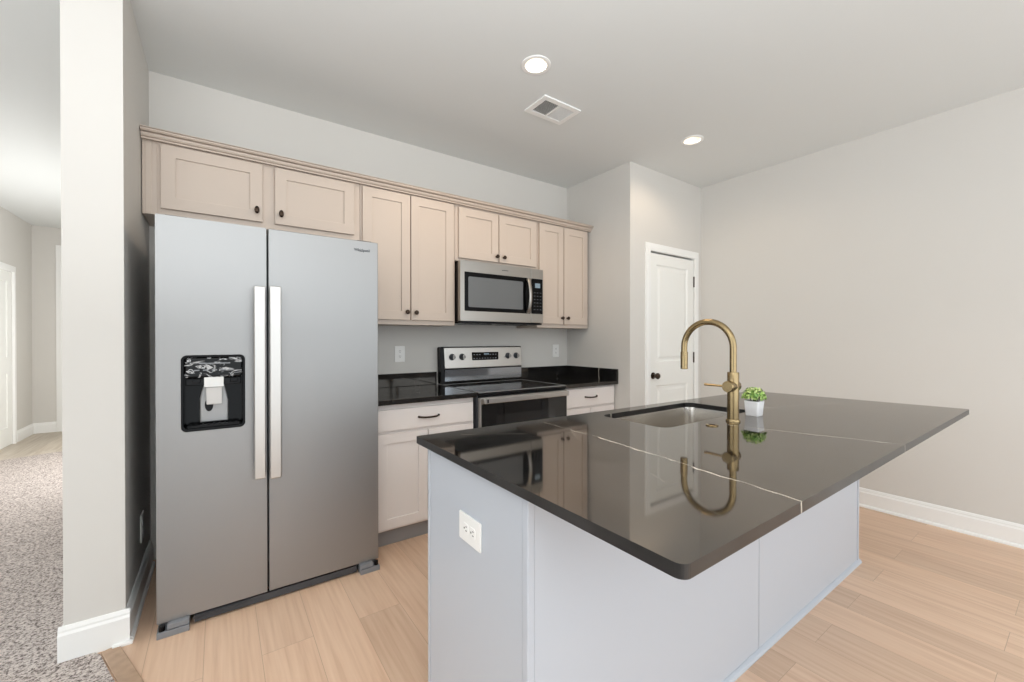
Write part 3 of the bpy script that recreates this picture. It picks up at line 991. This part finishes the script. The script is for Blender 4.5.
for i in range(4):
    w = (IX1 - IX0 - 0.08) / 4
    a = IX0 + 0.04 + i * w
    bm = plate(B(), rrect(a + 0.01, a + w - 0.01, 0.12, 0.86, 0), [rrect(a + 0.07, a + w - 0.07, 0.18, 0.80, 0)], 'y', IY1 + 0.0005, IY1 + 0.020)
    box(bm, a + 0.069, a + w - 0.069, IY1 + 0.0005, IY1 + 0.012, 0.179, 0.801)
    dd = obj('door', bm, M['island'], isl, bevel=0.0015)
    kx = a + w - 0.04 if i % 2 == 0 else a + 0.04
    bm = lathe(B(), (kx, IY1 + 0.020, 0.80), [(0.009, 0), (0.006, 0.006), (0.006, 0.014), (0.014, 0.018), (0.016, 0.024), (0.012, 0.030), (0.004, 0.032)], 'y', 18)
    obj('knob', bm, M['bronze'], dd, smooth=True)

# slab with sink cut-out
TX0, TY0, TY1 = 1.672, -2.758, -1.712
def rounded_quad(pts, radii, n=7):
    out = []
    m_ = len(pts)
    for i in range(m_):
        r = radii[i]
        p = Vector(pts[i]); a = (Vector(pts[i - 1]) - p).normalized(); b_ = (Vector(pts[(i + 1) % m_]) - p).normalized()
        c = p + (a + b_) * r
        s = p + a * r - c
        e = p + b_ * r - c
        a0 = math.atan2(s.y, s.x); a1 = math.atan2(e.y, e.x)
        d = (a1 - a0 + PI) % (2 * PI) - PI
        for k in range(n + 1):
            t = a0 + d * k / n
            out.append((c.x + r * math.cos(t), c.y + r * math.sin(t)))
    return out


outer = rounded_quad([(1.674, -2.762), (4.194, -2.751), (4.075, -1.750), (1.672, -1.690)], (0.019, 0.010, 0.008, 0.006))
SX0, SX1, SY0, SY1 = 2.532, 3.246, -2.138, -1.790
bm = plate(B(), outer, [rrect(SX0, SX1, SY0, SY1, 0.045, 8)], 'z', 0.889, 0.914)
ox, oy = (TX0 + 4.185) / 2, (TY0 + TY1) / 2
L_ = lambda x, y: (x - ox, y - oy)
ST_ISL = stone('black_stone_island', [
    (L_(2.212, -1.74), L_(2.200, -2.10), 0.0035, 0.55), (L_(2.200, -2.10), L_(2.118, -2.78), 0.0045, 0.9),
    (L_(2.80, -2.25), L_(2.966, -2.78), 0.0040, 0.65), (L_(3.36, -2.14), L_(4.05, -2.333), 0.006, 0.30),
    (L_(2.38, -1.715), L_(2.10, -2.10), 0.003, 0.22), (L_(1.80, -1.76), L_(2.02, -1.90), 0.003, 0.45),
    (L_(2.02, -2.45), L_(1.90, -2.72), 0.003, 0.10)], 2.8, 0.05)
bm.normal_update()
for f in bm.faces:
    if abs(f.normal.z) < 0.5:
        f.material_index = 1
ST_EDGE = stone('black_stone_honed_edge', [(L_(2.118, -2.70), L_(2.112, -2.80), 0.0045, 0.9), (L_(2.945, -2.70), L_(2.972, -2.80), 0.004, 0.65), (L_(2.60, -1.78), L_(2.605, -1.80), 0.006, 0.5)], 1.6, 0.30)
ST_EDGE.node_tree.nodes['Principled BSDF'].inputs['Specular Tint'].default_value = (1, 1, 1, 1)
top = obj('island_countertop', bm, [ST_ISL, ST_EDGE], bevel=0.003, seg=3)
tag(top, 'large polished black stone island slab with thin white veins and sink opening', 'countertop')

# sink bowl hung under the slab
def bowl():
    bm = B()
    levels = [(0.0125, 0.8880, 0.054), (0.008, 0.8880, 0.050), (0.007, 0.8790, 0.050), (0.002, 0.720, 0.055), (-0.022, 0.695, 0.060), (-0.055, 0.684, 0.05), (-0.12, 0.682, 0.03)]
    rings = []
    for off, z, r in levels:
        rings.append([bm.verts.new((x, y, z)) for x, y in rrect(SX0 - off, SX1 + off, SY0 - off, SY1 + off, r, 8)])
    n = len(rings[0])
    for a, b_ in zip(rings, rings[1:]):
        for i in range(n):
            j = (i + 1) % n
            bm.faces.new((a[i], a[j], b_[j], b_[i]))
    bm.faces.new(rings[-1])
    return bm


sk = obj('sink', bowl(), M['steel_sink'], smooth=True)
m_ = sk.modifiers.new('solid', 'SOLIDIFY'); m_.thickness = 0.0012; m_.offset = 1.0
tag(sk, 'stainless undermount sink bowl set into the black island slab', 'sink')
bm = lathe(B(), (2.90, -1.965, 0.6825), [(0.045, 0), (0.045, 0.003), (0.034, 0.004), (0.030, 0.001)], 'z', 28)
obj('drain', bm, M['chrome'], sk, smooth=True)

# faucet
FX, FYY, FZ = 2.904, -2.216, 0.914
fc = thing('faucet', 'antique brass gooseneck faucet standing on the island beside the sink', 'faucet', (FX, FYY, FZ))
bm = lathe(B(), (FX, FYY, FZ), [(0.029, 0), (0.029, 0.006), (0.026, 0.010), (0.024, 0.010)], 'z', 32)
obj('base_ring', bm, M['brass'], fc, smooth=True)
bm = lathe(B(), (FX, FYY, FZ + 0.0095), [(0.0235, 0), (0.0235, 0.130), (0.0235, 0.2005), (0.022, 0.203)], 'z', 32)
obj('body', bm, M['brass'], fc, smooth=True)
R_ = 0.116
ZC = 1.232
pts = [(FX, FYY, FZ + 0.2126), (FX, FYY, 1.18)]
for i in range(25):
    a = PI - PI * i / 24
    pts.append((FX, FYY + R_ + R_ * math.cos(a), ZC + R_ * math.sin(a)))
pts += [(FX, FYY + 2 * R_, 1.21)]
obj('spout', tube(B(), pts, 0.0142, 20), M['brass'], fc, smooth=True)
bm = lathe(B(), (FX, FYY + 2 * R_, 1.126), [(0.013, 0), (0.0165, 0.002), (0.0165, 0.080), (0.0150, 0.084)], 'z', 24)
obj('spray_head', bm, M['brass'], fc, smooth=True)
bm = lathe(B(), (FX + 0.026, FYY, 1.066), [(0.021, 0.004), (0.023, 0), (0.023, -0.045)], 'x', 28)
obj('valve_collar', bm, M['brass'], fc, smooth=True)
hx = FX - 0.020
bm = lathe(B(), (hx, FYY, 1.066), [(0.0225, 0), (0.0240, -0.003), (0.0240, -0.028), (0.0222, -0.031)], 'x', 28)
hb = obj('handle', bm, M['brass'], fc, smooth=True)
bm = tube(B(), [(hx - 0.014, FYY + 0.020, 1.066), (hx - 0.016, FYY + 0.05, 1.066), (hx - 0.018, FYY + 0.108, 1.066)], [0.0055, 0.0050, 0.0055], 12)
obj('lever', bm, M['brass'], hb, smooth=True)

# air switch button on the slab
asw = obj('air_switch', lathe(B(), (2.739, -2.214, 0.9141), [(0.024, 0), (0.024, 0.003), (0.020, 0.005), (0.014, 0.005), (0.013, 0.003)], 'z', 28), M['brass'], smooth=True)
tag(asw, 'small round brass button set in the slab near the faucet', 'button')
obj('button_cap', lathe(B(), (2.739, -2.214, 0.9172), [(0.0125, 0), (0.0125, 0.003), (0.010, 0.004)], 'z', 24), M['bronze'], asw, smooth=True)

# potted plant
PX, PY, PZ = 3.122, -2.203, 0.914
pl = thing('potted_plant', 'small leafy green plant in a square white pot on the island', 'plant', (PX, PY, PZ))
def pot():
    bm = B()
    lev = [(0.0265, 0.0, 0.006), (0.028, 0.002, 0.007), (0.0325, 0.066, 0.007), (0.0325, 0.069, 0.007), (0.0295, 0.069, 0.006), (0.0285, 0.058, 0.006)]
    rings = [[bm.verts.new((PX + x, PY + y, PZ + z)) for x, y in rrect(-h, h, -h, h, r, 5)] for h, z, r in lev]
    n = len(rings[0])
    for a, b_ in zip(rings, rings[1:]):
        for i in range(n):
            j = (i + 1) % n
            bm.faces.new((a[i], a[j], b_[j], b_[i]))
    bm.faces.new(rings[0]); bm.faces.new(rings[-1])
    return bm


obj('pot', pot(), M['pot'], pl, smooth=True)
obj('soil', plate(B(), rrect(PX - 0.028, PX + 0.028, PY - 0.028, PY + 0.028, 0.006, 4), [], 'z', PZ + 0.0582, PZ + 0.063), M['soil'], pl)
def foliage():
    bm = B()
    r = random.Random(3)
    c = Vector((PX, PY, PZ + 0.088))
    for k in range(420):
        th = r.uniform(0, 2 * PI)
        u = r.uniform(-0.25, 1)
        d = Vector((math.sqrt(1 - u * u) * math.cos(th), math.sqrt(1 - u * u) * math.sin(th), u))
        p = c + Vector((d.x * 0.050, d.y * 0.050, d.z * 0.043)) * r.uniform(0.55, 1.0)
        n = (d + Vector((r.uniform(-.6, .6), r.uniform(-.6, .6), r.uniform(-.2, .8)))).normalized()
        t = n.cross(Vector((r.uniform(-1, 1), r.uniform(-1, 1), r.uniform(-1, 1)))).normalized()
        s = n.cross(t)
        L = r.uniform(0.007, 0.012)
        w = L * 0.42
        vs = [p - t * L, p - t * L * 0.3 + s * w + n * 0.0015, p + t * L * 0.5 + s * w * 0.8 + n * 0.001, p + t * L, p + t * L * 0.5 - s * w * 0.8 + n * 0.001, p - t * L * 0.3 - s * w + n * 0.0015]
        bm.faces.new([bm.verts.new(v_) for v_ in vs])
    return bm


fo = obj('foliage', foliage(), M['leaf'], pl)
bm = B()
r2 = random.Random(5)
for k in range(14):
    a = r2.uniform(0, 2 * PI); q = r2.uniform(0.006, 0.022)
    tube(bm, [(PX + 0.4 * q * math.cos(a), PY + 0.4 * q * math.sin(a), PZ + 0.060), (PX + q * math.cos(a), PY + q * math.sin(a), PZ + 0.085), (PX + 1.7 * q * math.cos(a), PY + 1.7 * q * math.sin(a), PZ + 0.112)], 0.0012, 6)
obj('stems', bm, mat('stem_green', lin(92, 104, 50), 0.6, var=0.1, vscale=60), pl)


# ------------------------------------------------------------------ outlets
def outlet(label, c, axis, w, h, horiz=False):
    """duplex receptacle plate; axis 'y' faces -y, '+x' faces +x, '-x' faces -x"""
    t = thing('wall_outlet', label, 'outlet', c, 'white wall outlets')
    def P(u, v, d):
        if axis == 'y':
            return (c[0] + u, c[1] - d, c[2] + v)
        if axis == '+x':
            return (c[0] + d, c[1] + u, c[2] + v)
        return (c[0] - d, c[1] - u, c[2] + v)
    def sheet(pts, d0, d1):
        bm = B()
        a = [bm.verts.new(P(u, v, d0)) for u, v in pts]
        b_ = [bm.verts.new(P(u, v, d1)) for u, v in pts]
        bm.faces.new(a); bm.faces.new(b_)
        n = len(pts)
        for i in range(n):
            bm.faces.new((a[i], a[(i + 1) % n], b_[(i + 1) % n], b_[i]))
        return bm
    obj('cover_plate', sheet(rrect(-w / 2, w / 2, -h / 2, h / 2, 0.004, 3), 0.0004, 0.006), M['plate'], t, bevel=0.0015)
    for s in (-1, 1):
        o_ = s * 0.020
        cu, cv = (o_, 0) if horiz else (0, o_)
        rc = obj('socket', sheet(rrect(cu - 0.0155, cu + 0.0155, cv - 0.0155, cv + 0.0155, 0.007, 4), 0.006, 0.0075), M['plate'], t)
        bm = None
        for a, b_, ww, hh in ((-0.006, 0.004, 0.0026, 0.008), (0.006, 0.004, 0.0026, 0.007), (0, -0.0075, 0.005, 0.005)):
            if horiz:
                a, b_, ww, hh = b_, a, hh, ww
            q = sheet([(cu + a - ww / 2, cv + b_ - hh / 2), (cu + a + ww / 2, cv + b_ - hh / 2), (cu + a + ww / 2, cv + b_ + hh / 2), (cu + a - ww / 2, cv + b_ + hh / 2)], 0.0074, 0.0079)
            if bm is None:
                bm = q
            else:
                me = bpy.data.meshes.new('tmp'); q.to_mesh(me); q.free(); bm.from_mesh(me); bpy.data.meshes.remove(me)
        obj('slots', bm, M['slot'], rc)
    return t


outlet('white wall outlet above the worktop beside the refrigerator', (2.228, 0, 1.155), 'y', 0.080, 0.124)
outlet('white wall outlet above the worktop near the pantry corner', (3.824, 0, 1.155), 'y', 0.080, 0.124)
outlet('white outlet low on the wall in the dark gap beside the refrigerator', (0.76, -0.35, 0.325), '+x', 0.085, 0.135)
outlet('white outlet turned sideways on the grey end panel of the island', (IX0, -2.064, 0.704), '-x', 0.126, 0.083, True)

# ------------------------------------------------------------------ ceiling lamps and vent
def lamp(x, y, label, watts):
    t = thing('recessed_ceiling_light', label, 'ceiling light', (x, y, CEIL), 'lit recessed lamps in the kitchen ceiling')
    bm = B()
    prof = [(0.082, 0), (0.082, -0.004), (0.078, -0.006), (0.060, -0.004), (0.057, 0.002), (0.048, 0.044)]
    n = 40
    rings = [[bm.verts.new((x + r * math.cos(2 * PI * i / n), y + r * math.sin(2 * PI * i / n), CEIL + z)) for i in range(n)] for r, z in prof]
    for a, b_ in zip(rings, rings[1:]):
        for i in range(n):
            bm.faces.new((a[i], a[(i + 1) % n], b_[(i + 1) % n], b_[i]))
    obj('trim_ring', bm, M['trim'], t, smooth=True)
    obj('lens', cyl(B(), (x, y, CEIL + 0.042), 0.052, 0.007, 'z', 32), M['lens'], t)
    l = bpy.data.lights.new('lamp_beam', 'SPOT')
    l.energy = watts
    l.color = (1.0, 0.80, 0.59)
    l.spot_size = math.radians(164)
    l.spot_blend = 0.5
    l.shadow_soft_size = 0.05
    lo = bpy.data.objects.new('lamp_beam', l)
    lo.parent = t
    lo.location = (0, 0, -0.012)
    COL.objects.link(lo)
    return t


lamp(LIGHTS[0][0], LIGHTS[0][1], 'lit recessed ceiling lamp right next to the ceiling air vent', 24)
lamp(LIGHTS[1][0], LIGHTS[1][1], 'lit recessed ceiling lamp near the pantry door', 9)

vt = thing('ceiling_vent', 'white rectangular ceiling air vent with two banks of grey louvres', 'vent', (2.91, -1.018, CEIL))
VX0, VX1, VY0, VY1 = 2.752, 3.066, -1.126, -0.910
vm = (VX0 + VX1) / 2
bm = plate(B(), rrect(VX0, VX1, VY0, VY1, 0.004, 3), [rrect(VX0 + 0.035, vm - 0.006, VY0 + 0.035, VY1 - 0.035, 0), rrect(vm + 0.006, VX1 - 0.035, VY0 + 0.035, VY1 - 0.035, 0)], 'z', CEIL - 0.010, CEIL - 0.0005)
obj('frame', bm, M['trim'], vt, bevel=0.004)
obj('duct_back', bx(VX0 + 0.03, VX1 - 0.03, VY0 + 0.03, VY1 - 0.03, CEIL - 0.0015, CEIL - 0.0002), M['vent_dark'], vt)
for x0, x1, s in ((VX0 + 0.035, vm - 0.006, 0.6), (vm + 0.006, VX1 - 0.035, -0.35)):
    bm = B()
    n = 12
    for i in range(n):
        x = x0 + (x1 - x0) * (i + 0.5) / n
        c = [(x - 0.0005 - s * 0.004, CEIL - 0.0085), (x + 0.0005 - s * 0.004, CEIL - 0.0085), (x + 0.0005 + s * 0.002, CEIL - 0.002), (x - 0.0005 + s * 0.002, CEIL - 0.002)]
        a = [bm.verts.new((p[0], VY0 + 0.034, p[1])) for p in c]
        b_ = [bm.verts.new((p[0], VY1 - 0.034, p[1])) for p in c]
        bm.faces.new(a); bm.faces.new(b_)
        for k in range(4):
            bm.faces.new((a[k], a[(k + 1) % 4], b_[(k + 1) % 4], b_[k]))
    obj('louvres', bm, M['trim'], vt)
